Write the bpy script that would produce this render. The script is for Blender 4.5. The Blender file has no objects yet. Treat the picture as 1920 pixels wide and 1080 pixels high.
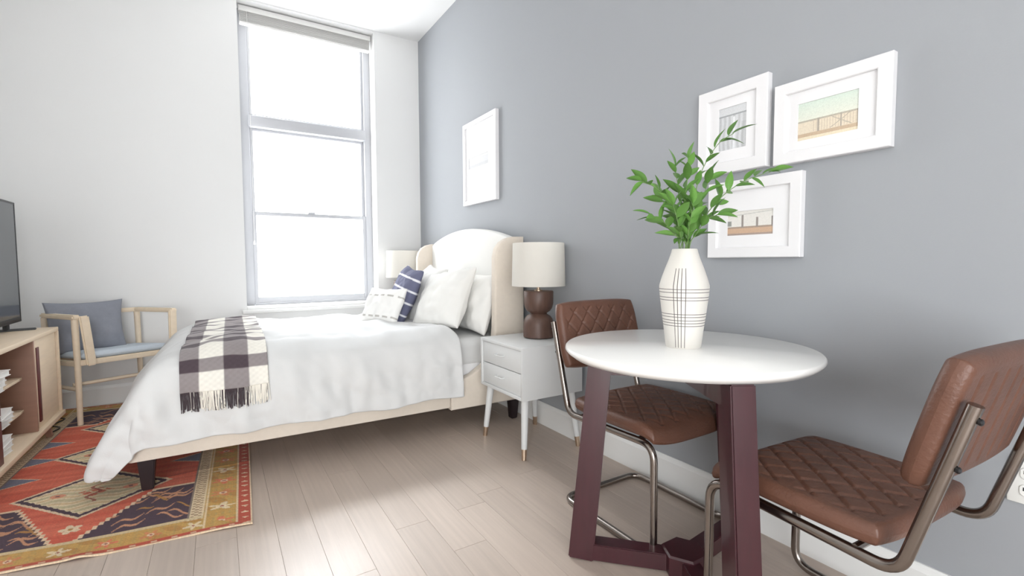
import bpy, bmesh, math, random
import numpy as np
from mathutils import Vector, Matrix, noise
random.seed(7)
S = bpy.context.scene
COL = S.collection
R = math.radians

# ------------------------------------------------------------------ camera
F, YAW, PITCH, ROLL, CH = 887.0, R(31.94), R(-3.16), R(-0.25), 1.04
fw = Vector((math.sin(YAW)*math.cos(PITCH), math.cos(YAW)*math.cos(PITCH), math.sin(PITCH)))
rt = fw.cross(Vector((0, 0, 1))).normalized(); up = rt.cross(fw)
rt, up = rt*math.cos(ROLL)+up*math.sin(ROLL), up*math.cos(ROLL)-rt*math.sin(ROLL)
cd = bpy.data.cameras.new('camera'); cam = bpy.data.objects.new('camera', cd); COL.objects.link(cam)
cd.sensor_width = 36; cd.lens = F/1920*36; cd.clip_start = .02
m = Matrix((rt, up, -fw)).transposed().to_4x4(); m.translation = (0, 0, CH)
cam.matrix_world = m; S.camera = cam

# ------------------------------------------------------------------ sky, sun, exposure
w = bpy.data.worlds.new('overcast_sky'); S.world = w; w.use_nodes = True
bg = w.node_tree.nodes['Background']; bg.inputs[0].default_value = (.955, .978, 1, 1); bg.inputs[1].default_value = 8.5
sd = bpy.data.lights.new('hazy_sun', 'SUN'); sun = bpy.data.objects.new('hazy_sun', sd); COL.objects.link(sun)
sd.energy = 3.0; sd.angle = R(10); sd.color = (.9, .95, 1)
sun.rotation_euler = Vector((-.03, -1, -.9)).to_track_quat('-Z', 'Y').to_euler()
sun.location = (.8, 9, 8)
vs = S.view_settings
vs.view_transform = 'Standard'; vs.look = 'None'; vs.gamma = 1; vs.use_curve_mapping = False; vs.exposure = 0.2

XW, YW, ZC, XL = 1.75, 4.535, 3.2, -1.34      # grey wall, window wall, ceiling, left wall

# ------------------------------------------------------------------ materials
def lin(c):
    return tuple((v/12.92 if v <= .04045 else ((v+.055)/1.055)**2.4) for v in [q/255 for q in c])
def mat(name, rgb, rough=.6, var=.06, scale=8., stretch=(1, 1, 1), bump=.0, bscale=60., metal=0., spec=.5, coat=0., sheen=0., rnd=0., trans=0.):
    m = bpy.data.materials.new(name); m.use_nodes = True
    nt = m.node_tree; N = nt.nodes; L = nt.links; b = N['Principled BSDF']
    c = lin(rgb)
    tc = N.new('ShaderNodeTexCoord'); mp = N.new('ShaderNodeMapping'); mp.inputs['Scale'].default_value = stretch
    L.new(tc.outputs['Object'], mp.inputs[0])
    n = N.new('ShaderNodeTexNoise'); n.inputs['Scale'].default_value = scale; n.inputs['Detail'].default_value = 5
    L.new(mp.outputs[0], n.inputs['Vector'])
    mx = N.new('ShaderNodeMix'); mx.data_type = 'RGBA'
    mx.inputs[6].default_value = tuple(max(0, v*(1-var)) for v in c)+(1,)
    mx.inputs[7].default_value = tuple(min(1, v*(1+var)) for v in c)+(1,)
    L.new(n.outputs['Fac'], mx.inputs[0])
    out = mx.outputs[2]
    if rnd:
        oi = N.new('ShaderNodeObjectInfo'); mr = N.new('ShaderNodeMapRange')
        mr.inputs[3].default_value = 1-rnd; mr.inputs[4].default_value = 1+rnd
        L.new(oi.outputs['Random'], mr.inputs[0])
        hs = N.new('ShaderNodeHueSaturation'); L.new(mr.outputs[0], hs.inputs['Value']); L.new(out, hs.inputs['Color']); out = hs.outputs[0]
        va = N.new('ShaderNodeVectorMath'); va.operation = 'ADD'
        sc = N.new('ShaderNodeVectorMath'); sc.operation = 'SCALE'; sc.inputs['Scale'].default_value = 37
        L.new(oi.outputs['Location'], sc.inputs[0]); L.new(mp.outputs[0], va.inputs[0]); L.new(sc.outputs[0], va.inputs[1]); L.new(va.outputs[0], n.inputs['Vector'])
    L.new(out, b.inputs['Base Color'])
    b.inputs['Roughness'].default_value = rough; b.inputs['Metallic'].default_value = metal
    b.inputs['Specular IOR Level'].default_value = spec; b.inputs['Coat Weight'].default_value = coat; b.inputs['Sheen Weight'].default_value = sheen
    if trans: b.inputs['Transmission Weight'].default_value = trans
    if bump:
        n2 = N.new('ShaderNodeTexNoise'); n2.inputs['Scale'].default_value = bscale; n2.inputs['Detail'].default_value = 4
        L.new(mp.outputs[0], n2.inputs['Vector'])
        bp = N.new('ShaderNodeBump'); bp.inputs['Strength'].default_value = bump; bp.inputs['Distance'].default_value = .004
        L.new(n2.outputs['Fac'], bp.inputs['Height']); L.new(bp.outputs[0], b.inputs['Normal'])
    return m
def attrmat(name, rough=.9, bump=.3, bscale=300, sheen=0.):
    m = bpy.data.materials.new(name); m.use_nodes = True; nt = m.node_tree; N = nt.nodes; L = nt.links; b = N['Principled BSDF']
    a = N.new('ShaderNodeAttribute'); a.attribute_name = 'Col'
    tc = N.new('ShaderNodeTexCoord'); n = N.new('ShaderNodeTexNoise'); n.inputs['Scale'].default_value = bscale
    L.new(tc.outputs['Object'], n.inputs['Vector'])
    L.new(a.outputs['Color'], b.inputs['Base Color']); b.inputs['Roughness'].default_value = rough; b.inputs['Sheen Weight'].default_value = sheen
    bp = N.new('ShaderNodeBump'); bp.inputs['Strength'].default_value = bump; bp.inputs['Distance'].default_value = .002
    L.new(n.outputs['Fac'], bp.inputs['Height']); L.new(bp.outputs[0], b.inputs['Normal'])
    return m
M = {}
M['wall_white'] = mat('white_wall_paint', (230, 230, 229), .85, .01, 3, bump=.05, bscale=200)
M['wall_grey'] = mat('grey_wall_paint', (158, 161, 165), .75, .015, 2, bump=.05, bscale=200)
M['ceiling'] = mat('ceiling_paint', (238, 238, 237), .9, .01, 3)
M['trim'] = mat('white_trim_paint', (236, 236, 234), .45, .01, 4)
M['plank'] = mat('pale_oak_plank', (184, 169, 157), .32, .16, 3.0, (22, 1.2, 1), bump=.08, bscale=30, spec=.45, rnd=.05)
M['subfloor'] = mat('subfloor_dark', (70, 58, 50), .9)
M['upvc'] = mat('window_frame_white', (188, 189, 193), .4, .01)
M['blind'] = mat('blind_white', (222, 221, 218), .5, .02)
M['cream_fabric'] = mat('cream_upholstery', (222, 211, 197), .9, .05, 40, bump=.25, bscale=500, sheen=.2)
M['dark_leg'] = mat('dark_stained_leg', (38, 28, 30), .35, .1, 20, (8, 8, 1))
M['linen'] = mat('white_linen', (210, 210, 209), .92, .01, 10, bump=.12, bscale=220, sheen=.1)
M['linen_warm'] = mat('white_cotton_warm', (233, 232, 228), .92, .02, 12, bump=.15, bscale=220, sheen=.1)
M['mattress'] = mat('mattress_ticking', (232, 232, 233), .9, .01)
M['stand_white'] = mat('pale_grey_lacquer', (214, 215, 214), .4, .01, 5)
M['brass'] = mat('brushed_brass', (202, 180, 158), .35, .05, 30, metal=1)
M['chrome'] = mat('gunmetal_chrome', (150, 142, 136), .22, .1, 12, metal=1)
M['walnut'] = mat('dark_walnut', (94, 70, 60), .42, .35, 6, (14, 14, 1.2), bump=.05)
def shade_mat():
    m = mat('lamp_shade_linen', (244, 241, 234), .95, .02, 60, (1, 1, 6), bump=.1, bscale=300)
    nt = m.node_tree; b = nt.nodes['Principled BSDF']; o = nt.nodes['Material Output']
    t = nt.nodes.new('ShaderNodeBsdfTranslucent'); t.inputs[0].default_value = (.9, .88, .84, 1)
    x = nt.nodes.new('ShaderNodeMixShader'); x.inputs[0].default_value = .4
    nt.links.new(b.outputs[0], x.inputs[1]); nt.links.new(t.outputs[0], x.inputs[2]); nt.links.new(x.outputs[0], o.inputs[0]); return m
M['shade'] = shade_mat()
M['table_white'] = mat('white_lacquer_top', (246, 245, 242), .22, .01, 4, coat=.3)
M['mahogany'] = mat('dark_mahogany', (60, 25, 32), .3, .25, 5, (10, 10, 1.2), coat=.3)
M['leather'] = mat('brown_leather', (101, 68, 54), .42, .38, 9, bump=.35, bscale=120, spec=.45)
M['ceramic'] = mat('matte_ivory_ceramic', (218, 214, 207), .55, .02, 6)
M['ink'] = mat('dark_line_glaze', (92, 86, 84), .6, .2, 60)
M['leaf'] = mat('green_leaf', (94, 138, 64), .42, .25, 30, rnd=.25, spec=.4)
M['stem'] = mat('green_stem', (110, 140, 80), .6, .1)
M['frame_white'] = mat('white_frame_paint', (232, 231, 232), .4, .01)
M['matboard'] = mat('white_mat_board', (234, 233, 234), .9, .01)
M['print'] = attrmat('print_paper', .7, .0)
M['plastic'] = mat('white_plastic', (240, 240, 236), .35, .01)
M['slot'] = mat('dark_slot', (60, 60, 60), .6)
M['oak'] = mat('pale_oak', (226, 205, 178), .5, .12, 5, (10, 1.2, 10))
M['oak_chair'] = mat('pale_ash', (229, 212, 188), .5, .1, 6, (6, 6, 6))
M['oak_dark'] = mat('brown_oak_veneer', (160, 122, 104), .55, .12, 5, (1.2, 10, 10))
M['maroon'] = mat('dark_red_stain', (98, 42, 42), .45, .15, 6)
M['black'] = mat('black_plastic', (28, 28, 30), .35, .05)
M['screen'] = mat('tv_screen_glass', (64, 68, 74), .12, .02, 3, spec=.9)
M['grey_fabric'] = mat('grey_linen_cushion', (140, 143, 152), .95, .08, 60, bump=.3, bscale=400)
M['pale_blue'] = mat('pale_blue_seat_fabric', (196, 205, 214), .95, .05, 60, bump=.3, bscale=400)
M['book'] = mat('white_book_cover', (236, 232, 228), .6, .04, 10, rnd=.05)
M['rug'] = attrmat('woven_rug', .95, .5, 500, .1)
M['throw'] = attrmat('woven_throw', .95, .5, 600, .1)
M['stripe'] = attrmat('striped_cushion', .95, .3, 500)
M['dark_yarn'] = mat('charcoal_yarn', (70, 60, 64), .95)
M['cream_yarn'] = mat('cream_yarn', (232, 227, 216), .95)
def glass_mat():
    m = bpy.data.materials.new('window_glass'); m.use_nodes = True; nt = m.node_tree; o = nt.nodes['Material Output']
    nt.nodes.remove(nt.nodes['Principled BSDF'])
    t = nt.nodes.new('ShaderNodeBsdfTransparent'); g = nt.nodes.new('ShaderNodeBsdfGlossy'); g.inputs['Roughness'].default_value = .02
    x = nt.nodes.new('ShaderNodeMixShader'); x.inputs[0].default_value = .05
    nt.links.new(t.outputs[0], x.inputs[1]); nt.links.new(g.outputs[0], x.inputs[2]); nt.links.new(x.outputs[0], o.inputs[0]); return m
M['glass'] = glass_mat()

# ------------------------------------------------------------------ helpers
def link(name, me, mt=None, parent=None, smooth=True, ang=38):
    if mt is not None:
        for q in (mt if isinstance(mt, (list, tuple)) else [mt]): me.materials.append(q)
    if smooth:
        me.shade_smooth(); me.set_sharp_from_angle(angle=R(ang))
    o = bpy.data.objects.new(name, me); COL.objects.link(o)
    if parent is not None: o.parent = parent
    return o
def obj(name, bm, mt=None, parent=None, smooth=True, ang=38):
    bmesh.ops.recalc_face_normals(bm, faces=bm.faces)
    me = bpy.data.meshes.new(name); bm.to_mesh(me); bm.free()
    return link(name, me, mt, parent, smooth, ang)
def thing(name, loc=(0, 0, 0), rz=0, label=None, cat=None, group=None):
    o = bpy.data.objects.new(name, None); COL.objects.link(o); o.empty_display_size = .1
    o.location = loc; o.rotation_euler = (0, 0, rz); tag(o, label, cat, group); return o
def tag(o, label=None, cat=None, group=None, kind=None):
    if label: o['label'] = label
    if cat: o['category'] = cat
    if group: o['group'] = group
    if kind: o['kind'] = kind
    return o
def struct(o): o['kind'] = 'structure'; return o
def box(bm, x0, x1, y0, y1, z0, z1, bev=0, seg=2):
    g = bmesh.ops.create_cube(bm, size=1, matrix=Matrix.LocRotScale(((x0+x1)/2, (y0+y1)/2, (z0+z1)/2), None, (abs(x1-x0), abs(y1-y0), abs(z1-z0))))
    if bev:
        es = {e for v in g['verts'] for e in v.link_edges}
        bmesh.ops.bevel(bm, geom=list(es), offset=bev, segments=seg, affect='EDGES', profile=.5)
    return bm
def B(*a, **k):
    return box(bmesh.new(), *a, **k)
def prism(bm, pts, a0, a1, axis='y', bev=0, seg=2):
    def P(p, a): return {'y': (p[0], a, p[1]), 'x': (a, p[0], p[1]), 'z': (p[0], p[1], a)}[axis]
    v0 = [bm.verts.new(P(p, a0)) for p in pts]; v1 = [bm.verts.new(P(p, a1)) for p in pts]; n = len(pts)
    fs = [bm.faces.new(v0), bm.faces.new(v1[::-1])]
    for i in range(n): bm.faces.new((v0[i], v0[(i+1) % n], v1[(i+1) % n], v1[i]))
    if bev:
        bmesh.ops.recalc_face_normals(bm, faces=bm.faces)
        es = {e for f in fs for e in f.edges}
        bmesh.ops.bevel(bm, geom=list(es), offset=bev, segments=seg, affect='EDGES', profile=.5)
    return bm
def lathe(bm, prof, seg=32, c=(0, 0), cap0=True, cap1=True, angs=None):
    angs = angs or [2*math.pi*i/seg for i in range(seg)]
    rings = []
    for r, z in prof:
        rings.append([bm.verts.new((c[0]+r*math.cos(a), c[1]+r*math.sin(a), z)) for a in angs])
    n = len(angs); out = []
    for i in range(len(rings)-1):
        for k in range(n):
            f = bm.faces.new((rings[i][k], rings[i][(k+1) % n], rings[i+1][(k+1) % n], rings[i+1][k])); out.append((i, k, f))
    if cap0: bm.faces.new(rings[0][::-1])
    if cap1: bm.faces.new(rings[-1])
    return out
def fillet(pts, rad, n=6, closed=False):
    pts = [Vector(p) for p in pts]; out = []; N = len(pts)
    for i, p in enumerate(pts):
        if not closed and i in (0, N-1): out.append(p); continue
        a = (pts[i-1]-p); b = (pts[(i+1) % N]-p); la, lb = a.length, b.length; a.normalize(); b.normalize()
        ang = a.angle(b); t = min(rad/math.tan(ang/2), la*.48, lb*.48)
        p0 = p+a*t; p1 = p+b*t
        for k in range(n+1):
            f = k/n; out.append(p0*(1-f)**2+p*2*f*(1-f)+p1*f*f)
    return out
def tube(bm, pts, r, seg=10, closed=False, cap=True, r1=None, sx=1., sy=1.):
    pts = [Vector(p) for p in pts]; N = len(pts); rings = []; prev = None
    for i, p in enumerate(pts):
        if closed: d = pts[(i+1) % N]-pts[i-1]
        else: d = pts[min(i+1, N-1)]-pts[max(i-1, 0)]
        d.normalize()
        if prev is None:
            ref = Vector((0, 0, 1)) if abs(d.z) < .9 else Vector((1, 0, 0)); u = d.cross(ref).normalized()
        else: u = (prev-d*prev.dot(d)).normalized()
        prev = u; v = d.cross(u)
        rr = r if r1 is None else r+(r1-r)*i/(N-1)
        rings.append([bm.verts.new(p+(u*math.cos(t)*sx+v*math.sin(t)*sy)*rr) for t in [2*math.pi*k/seg for k in range(seg)]])
    for i in range(N if closed else N-1):
        A, C = rings[i], rings[(i+1) % N]
        for k in range(seg): bm.faces.new((A[k], A[(k+1) % seg], C[(k+1) % seg], C[k]))
    if cap and not closed: bm.faces.new(rings[0][::-1]); bm.faces.new(rings[-1])
    return bm
def beam(bm, p0, p1, w, h, w1=None, h1=None, side=None, bev=.003):
    """rectangular bar from p0 to p1; w along side vector, h across"""
    p0, p1 = Vector(p0), Vector(p1); d = (p1-p0).normalized()
    s = Vector(side) if side is not None else (d.cross(Vector((0, 0, 1))) if abs(d.z) < .9 else Vector((1, 0, 0)))
    s = (s-d*s.dot(d)).normalized(); t = d.cross(s); w1 = w1 or w; h1 = h1 or h
    A = [bm.verts.new(p0+s*a*w/2+t*b*h/2) for a, b in ((-1, -1), (1, -1), (1, 1), (-1, 1))]
    C = [bm.verts.new(p1+s*a*w1/2+t*b*h1/2) for a, b in ((-1, -1), (1, -1), (1, 1), (-1, 1))]
    fs = [bm.faces.new(A[::-1]), bm.faces.new(C)]+[bm.faces.new((A[k], A[(k+1) % 4], C[(k+1) % 4], C[k])) for k in range(4)]
    if bev:
        bmesh.ops.recalc_face_normals(bm, faces=fs)
        bmesh.ops.bevel(bm, geom=list({e for f in fs for e in f.edges}), offset=bev, segments=2, affect='EDGES')
    return bm
def grid_mesh(name, P, closed_back=None):
    """P: array (n,m,3) -> mesh; if closed_back given, second sheet sharing no verts, stitched round the rim"""
    n, m_ = P.shape[:2]; V = P.reshape(-1, 3); idx = np.arange(n*m_).reshape(n, m_)
    Fq = np.stack([idx[:-1, :-1], idx[1:, :-1], idx[1:, 1:], idx[:-1, 1:]], -1).reshape(-1, 4)
    if closed_back is not None:
        V2 = closed_back.reshape(-1, 3); off = n*m_
        F2 = Fq[:, ::-1]+off
        rim = list(idx[0, :])+list(idx[1:, -1])+list(idx[-1, ::-1][1:])+list(idx[::-1, 0][1:-1])
        Fr = np.array([[rim[i], rim[(i+1) % len(rim)], rim[(i+1) % len(rim)]+off, rim[i]+off] for i in range(len(rim))])
        V = np.concatenate([V, V2]); Fq = np.concatenate([Fq, F2, Fr])
    me = bpy.data.meshes.new(name); me.from_pydata(V.tolist(), [], Fq.tolist()); me.update()
    bm = bmesh.new(); bm.from_mesh(me); bmesh.ops.recalc_face_normals(bm, faces=bm.faces); bm.to_mesh(me); bm.free()
    return me
def set_col(me, C):
    """C: (nverts,3) linear colours"""
    a = me.color_attributes.new('Col', 'FLOAT_COLOR', 'POINT')
    d = np.ones((len(me.vertices), 4), np.float32); d[:len(C), :3] = C; a.data.foreach_set('color', d.ravel())

# ------------------------------------------------------------------ setting
# floor: planks run along the grey wall
fl = struct(obj('floor', B(-3.75, XW+.2, -2.35, YW+.3, -.08, -.0125), M['subfloor'], smooth=False))
pw = .132; pm = None; x = XW-.002
while x > -3.4:
    y = YW-random.uniform(.25, 1.5)
    y1 = YW
    while y1 > -2.0:
        L_ = y1-y
        if pm is None:
            o = obj('plank', B(-pw/2+.0003, pw/2-.0003, -.5, .5, -.012, 0, bev=.0005, seg=1), M['plank'], fl, smooth=False); pm = o.data
        else:
            o = bpy.data.objects.new('plank', pm); COL.objects.link(o); o.parent = fl
        o.location = (x-pw/2, (y+y1)/2, 0); o.scale = (1, L_-.0008, 1)
        y1 = y; y = max(-2.05, y1-random.uniform(1.5, 1.9))
    x -= pw
struct(obj('ceiling', B(-3.75, XW+.2, -2.35, YW+.3, ZC, ZC+.12), M['ceiling'], smooth=False))
struct(obj('wall_right', B(XW, XW+.15, -2.2, YW, 0, ZC), M['wall_grey'], smooth=False))
struct(obj('wall_left', B(XL-.15, XL, 1.4, YW, 0, ZC), M['wall_white'], smooth=False))
WX0, WX1, WZ0, WZ1, WD = .206, 1.315, .64, 3.185, .3
bm = bmesh.new()
box(bm, -3.6, WX0, YW, YW+WD, -.05, ZC); box(bm, WX1, XW+.15, YW, YW+WD, -.05, ZC)
box(bm, WX0, WX1, YW, YW+WD, -.05, WZ0); box(bm, WX0, WX1, YW, YW+WD, WZ1, ZC)
struct(obj('wall_back', bm, M['wall_white'], smooth=False))
def baseboard(name, axis, a0, a1, at, sgn):
    h, t = .14, .016
    pr = [(0, 0), (-t, 0), (-t, h-.02), (-t*.6, h-.006), (-t*.35, h), (0, h)]
    bm = bmesh.new()
    if axis == 'y': prism(bm, [(at+p[0]*sgn, p[1]) for p in pr], a0, a1, 'y')
    else: prism(bm, [(at+p[0]*sgn, p[1]) for p in pr], a0, a1, 'x')
    return struct(obj(name, bm, M['trim'], smooth=False))
# rest of the room, behind and left of the camera: plain walls and a wide unseen window opening, added and sized for fill light
bm = bmesh.new(); box(bm, -3.75, -3.6, -2.2, 1.4, 0, ZC); struct(obj('wall_far_left', bm, M['wall_white'], smooth=False))
struct(obj('wall_alcove', B(-3.6, XL-.15, 1.25, 1.4, 0, ZC), M['wall_white'], smooth=False))
bm = bmesh.new(); OX0, OX1, OZ0, OZ1 = -2.9, .5, .06, 2.25
box(bm, -3.75, OX0, -2.35, -2.2, 0, ZC); box(bm, OX1, XW+.15, -2.35, -2.2, 0, ZC); box(bm, OX0, OX1, -2.35, -2.2, 0, OZ0); box(bm, OX0, OX1, -2.35, -2.2, OZ1, ZC)
struct(obj('wall_front', bm, M['wall_white'], smooth=False))
fill_win = bpy.data.objects.new('unseen_fill_window', None); COL.objects.link(fill_win); struct(fill_win)
bm = bmesh.new()
for xx in (OX0, -1.45, -.3, OX1-.06): box(bm, xx, xx+.06, -2.3, -2.24, OZ0, OZ1)
for zz in (OZ0, OZ1-.06): box(bm, OX0+.06, OX1-.06, -2.3, -2.24, zz, zz+.06)
obj('window_frame', bm, M['trim'], fill_win, smooth=False)
def portal(name, loc, sx_, sy_, d):
    l = bpy.data.lights.new(name, 'AREA'); l.shape = 'RECTANGLE'; l.size = sx_; l.size_y = sy_; l.cycles.is_portal = True
    o = bpy.data.objects.new(name, l); COL.objects.link(o); o.location = loc; o.rotation_euler = Vector(d).to_track_quat('-Z', 'Z').to_euler(); return o
portal('daylight_portal', ((WX0+WX1)/2, YW+.29, (WZ0+WZ1)/2), WX1-WX0, WZ1-WZ0, (0, -1, 0))
portal('daylight_portal', ((OX0+OX1)/2, -2.33, (OZ0+OZ1)/2), OX1-OX0, OZ1-OZ0, (0, 1, 0))
baseboard('baseboard_right', 'y', -2.0, YW-.017, XW, 1)
baseboard('baseboard_back', 'x', XL, XW, YW, 1)
baseboard('baseboard_left', 'y', 1.4, YW-.017, XL, -1)

# window: outer frame, fixed upper light, double-hung lower sashes
win = bpy.data.objects.new('window_1', None); COL.objects.link(win); win.location = (0, 0, 0); struct(win)
FY0, FY1 = YW+.17, YW+.25
bm = bmesh.new()
box(bm, WX0, WX0+.072, FY0, FY1, WZ0+.03, WZ1, .004); box(bm, WX1-.06, WX1, FY0, FY1, WZ0+.03, WZ1, .004)
box(bm, WX0+.072, WX1-.06, FY0, FY1, WZ1-.07, WZ1, .004); box(bm, WX0+.072, WX1-.06, FY0, FY1, WZ0+.03, WZ0+.05, .004)
obj('window_frame', bm, M['upvc'], win)
obj('transom_bar', B(WX0+.06, WX1-.05, FY0-.02, FY1-.002, 2.215, 2.31, .006), M['upvc'], win)
gx0, gx1 = WX0+.072, WX1-.06
def sash(z0, z1, y0, y1, st, bot, top):
    bm = bmesh.new()
    box(bm, gx0, gx0+st, y0, y1, z0, z1, .003); box(bm, gx1-st, gx1, y0, y1, z0, z1, .003)
    box(bm, gx0+st, gx1-st, y0, y1, z0, z0+bot, .003); box(bm, gx0+st, gx1-st, y0, y1, z1-top, z1, .003)
    s = obj('sash', bm, M['upvc'], win)
    obj('pane', B(gx0+st-.005, gx1-st+.005, (y0+y1)/2-.003, (y0+y1)/2+.003, z0+bot-.005, z1-top+.005), M['glass'], s, smooth=False)
    return s
sash(2.312, 3.112, FY0+.03, FY0+.06, .022, .02, .02)
sash(1.46, 2.213, FY0+.045, FY0+.075, .026, .03, .022)
lo = sash(WZ0+.052, 1.49, FY0+.008, FY0+.038, .03, .045, .032)
obj('sash_lock', B(.73, .79, FY0-.006, FY0+.03, 1.49, 1.505, .004), M['upvc'], lo)
bm = bmesh.new(); box(bm, WX0-.035, WX1+.02, YW-.035, YW+.02, WZ0-.025, WZ0+.005, .006); box(bm, WX0+.001, WX1-.001, YW, FY0+.02, WZ0-.0, WZ0+.03, .004)
obj('window_sill', bm, M['trim'], win)
# raised blind
bl = thing('window_blind', (WX0, YW+.1, 3.03), 0, 'raised white slatted blind gathered at the top of the window', 'blind')
wl = WX1-WX0
obj('head_rail', B(.012, wl-.012, -.03, .03, .1, .145, .004), M['blind'], bl)
sm = None
for k in range(9):
    if sm is None:
        o = obj('slat', B(.02, wl-.02, -.025, .025, 0, .003, .001, seg=1), M['blind'], bl, smooth=False); sm = o.data
    else:
        o = bpy.data.objects.new('slat', sm); COL.objects.link(o); o.parent = bl
    o.location = (0, random.uniform(-.003, .003), .024+k*.0084); o.rotation_euler = (R(random.uniform(-4, 4)), 0, 0)
obj('bottom_rail', B(.02, wl-.02, -.025, .025, 0, .018, .004), M['blind'], bl)
bm = bmesh.new(); tube(bm, [(.075, -.032, .1), (.076, -.033, -1.2), (.074, -.032, -1.8)], .0018, 6)
cdn = obj('pull_cord', bm, M['blind'], bl)
bm = bmesh.new(); lathe(bm, [(.003, -1.835), (.008, -1.83), (.006, -1.81), (.003, -1.795)], 12, (.074, -.032)); obj('cord_knob', bm, M['plastic'], cdn)

# ------------------------------------------------------------------ rug (skewed a little, like the real one)
RO = Vector((.088, 2.1)); RU = Vector((-1, .145)); RV = Vector((.04, 1)); RW, RL = 1.23, 2.24
def rug_colors(U, V):
    n = np.zeros(U.shape)
    rs = np.random.RandomState(3)
    red, coral, gold, ochre, cream, navy, blue, dkred, green = [np.array(lin(c)) for c in ((196, 84, 58), (214, 112, 84), (190, 148, 78), (172, 122, 58), (224, 206, 172), (66, 44, 58), (128, 130, 142), (150, 60, 48), (150, 146, 96))]
    C = np.empty(U.shape+(3,)); C[:] = red
    vm = np.minimum(V, RL-V)              # distance to nearest short end
    um = np.minimum(U, RW-U)              # distance to nearest long side
    wob = .006*np.sin(U*90)+.005*np.sin(V*77+2)
    fx0 = .23; cx = RW/2; du = np.abs(U-cx)
    # abrash bands of the red field
    ab = .5+.5*np.sin(V*23+np.sin(V*61)*1.3+U*2)
    C = red*(1-ab[..., None]*.65)+coral*ab[..., None]*.65
    def put(mask, col, a=1.): C[mask] = C[mask]*(1-a)+col*a
    st = np.round((vm-.14)/.028)*.028+.14              # stepped edges
    # navy corner pieces
    lim = .045+np.clip((st-.15), 0, 1)*.55
    cor = (vm < .50) & (du > lim)
    corE = (vm < .515) & (du > lim-.014)
    put(corE, cream, .8); put(cor, navy)
    # hooks in the navy
    def blobs(n_, u0, u1, v0, v1, a, b, col, mask, seed, sl=0.6, al=.9):
        r = np.random.RandomState(seed)
        for _ in range(n_):
            uu, vv = r.uniform(u0, u1), r.uniform(v0, v1); s = r.choice([-1, 1])
            q = ((U-uu)/a)**2+((vm-vv-s*sl*(U-uu)-.018*np.sin((U-uu)*70))/b)**2 < 1
            put(q & mask, col, al)
    tan = np.array(lin((196, 140, 104)))
    blobs(13, .25, .56, .16, .47, .05, .009, tan, cor, 5); blobs(13, .67, .98, .16, .47, .05, .009, tan, cor, 6)
    blobs(5, .25, .5, .17, .45, .03, .008, ochre, cor, 8); blobs(5, .7, .98, .17, .45, .03, .008, ochre, cor, 9)
    # diamond medallions
    for k, vc in enumerate((.60, 1.12, 1.64)):
        tooth = .010*np.abs(((U*38) % 1)-.5)*2
        d = np.abs(U-cx)/.275+np.abs(V-vc)/.255
        put(d < 1.06, cream, .85); put(d < 1.0-tooth*2.0, navy); put(d < .90-tooth*3.5, cream)
        fld = d < .86
        gx = .5+.5*np.sin(V*90+U*13+np.sin(U*40)); put(fld & (gx > .72), green, .45); put(fld & (gx < .16), gold, .4)
        q = (np.abs(U-cx)/.07+np.abs(V-vc)/.05 < 1) & (np.abs(np.sin(U*120)+np.sin(V*130)) > .5); put(q, red, .85)
        put((np.abs(U-cx-.02*np.sin(V*60)) < .007) & (np.abs(V-vc) < .11), dkred, .8)
        for sx in (-1, 1):
            put(((U-cx-sx*.13)/.028)**2+((V-vc)/.02)**2 < 1, coral, .7); put((np.abs(U-cx-sx*.13) < .008) & (np.abs(V-vc) < .008), navy, .8)
    # little flower between
    for vc in (.245, RL-.245, .86, 1.38):
        an = np.arctan2(V-vc, U-cx); rr = np.hypot(U-cx, V-vc); put(rr < .02+.018*np.abs(np.cos(an*2.5)), cream, .9); put(rr < .008, ochre)
    # blue triangles pointing in from both sides
    for vc in (.85, 1.12, 1.39):
        put((cx-fx0-du < .13-np.abs(V-vc)*1.9) & (du < cx-fx0), cream, .8); put((cx-fx0-du < .12-np.abs(V-vc)*2.0) & (du < cx-fx0), np.array(lin((112, 112, 128))))
    # borders
    lo_ = um < fx0; sh = vm < .145
    bord = lo_ | sh
    # distance measure inside the border, 0 at the rim .. 1 at the field
    t = np.minimum(um/fx0, vm/.145)
    along = np.where(um/fx0 < vm/.145, V, U)
    put(bord, gold)
    put(bord & (np.sin(along*21+t*4)+.6*np.sin(along*57-t*13) > .75), ochre, .7)
    put(bord & (np.sin(along*150)+np.sin(t*60+along*40) > 1.35), green, .45)
    g = (along/.135) % 1-.5; kk = np.floor(along/.135)
    rr = np.hypot(g*.135, (t-.48)*.17); an = np.arctan2(t-.48, g)
    fl_ = bord & (rr < .026+.012*np.cos(an*5+kk))
    put(fl_ & (kk % 3 == 0), coral, .85); put(fl_ & (kk % 3 == 1), cream, .8); put(fl_ & (kk % 3 == 2), np.array(lin((206, 120, 84))), .7)
    put(bord & (rr < .012), cream, .8); put(bord & (rr < .006), dkred, .9)
    # inner guard band with key pattern on the long sides, thin cream lines
    gb = (um > .172) & (um < fx0) & (vm > .118)
    put(gb, cream, .85)
    ky = (((along*42) % 1 < .5) ^ (np.abs(um-.2) < .006)) & (np.abs(um-.2) < .017); put(gb & ky, np.array(lin((150, 120, 92))), .85)
    gs = (vm > .122) & (vm < .145) & (um > .172); put(gs, np.array(lin((206, 186, 146))), .9)
    for d_, w_ in ((.165, .0035), (.055, .003)): put((np.abs(um-d_) < w_) & (vm > .03), cream, .7)
    put((um > .224) & (um < .231) & (vm > .14), np.array(lin((84, 66, 70))), .8)
    # outer red strip with small white marks
    ro = (um < .05) | (vm < .028); put(ro, np.array(lin((176, 74, 52))))
    mk = (((V*19) % 1) < .3) & (np.abs(um-.026) < .008+.006*np.sin(V*300)) & (um < .05); put(mk, cream, .8)
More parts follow.
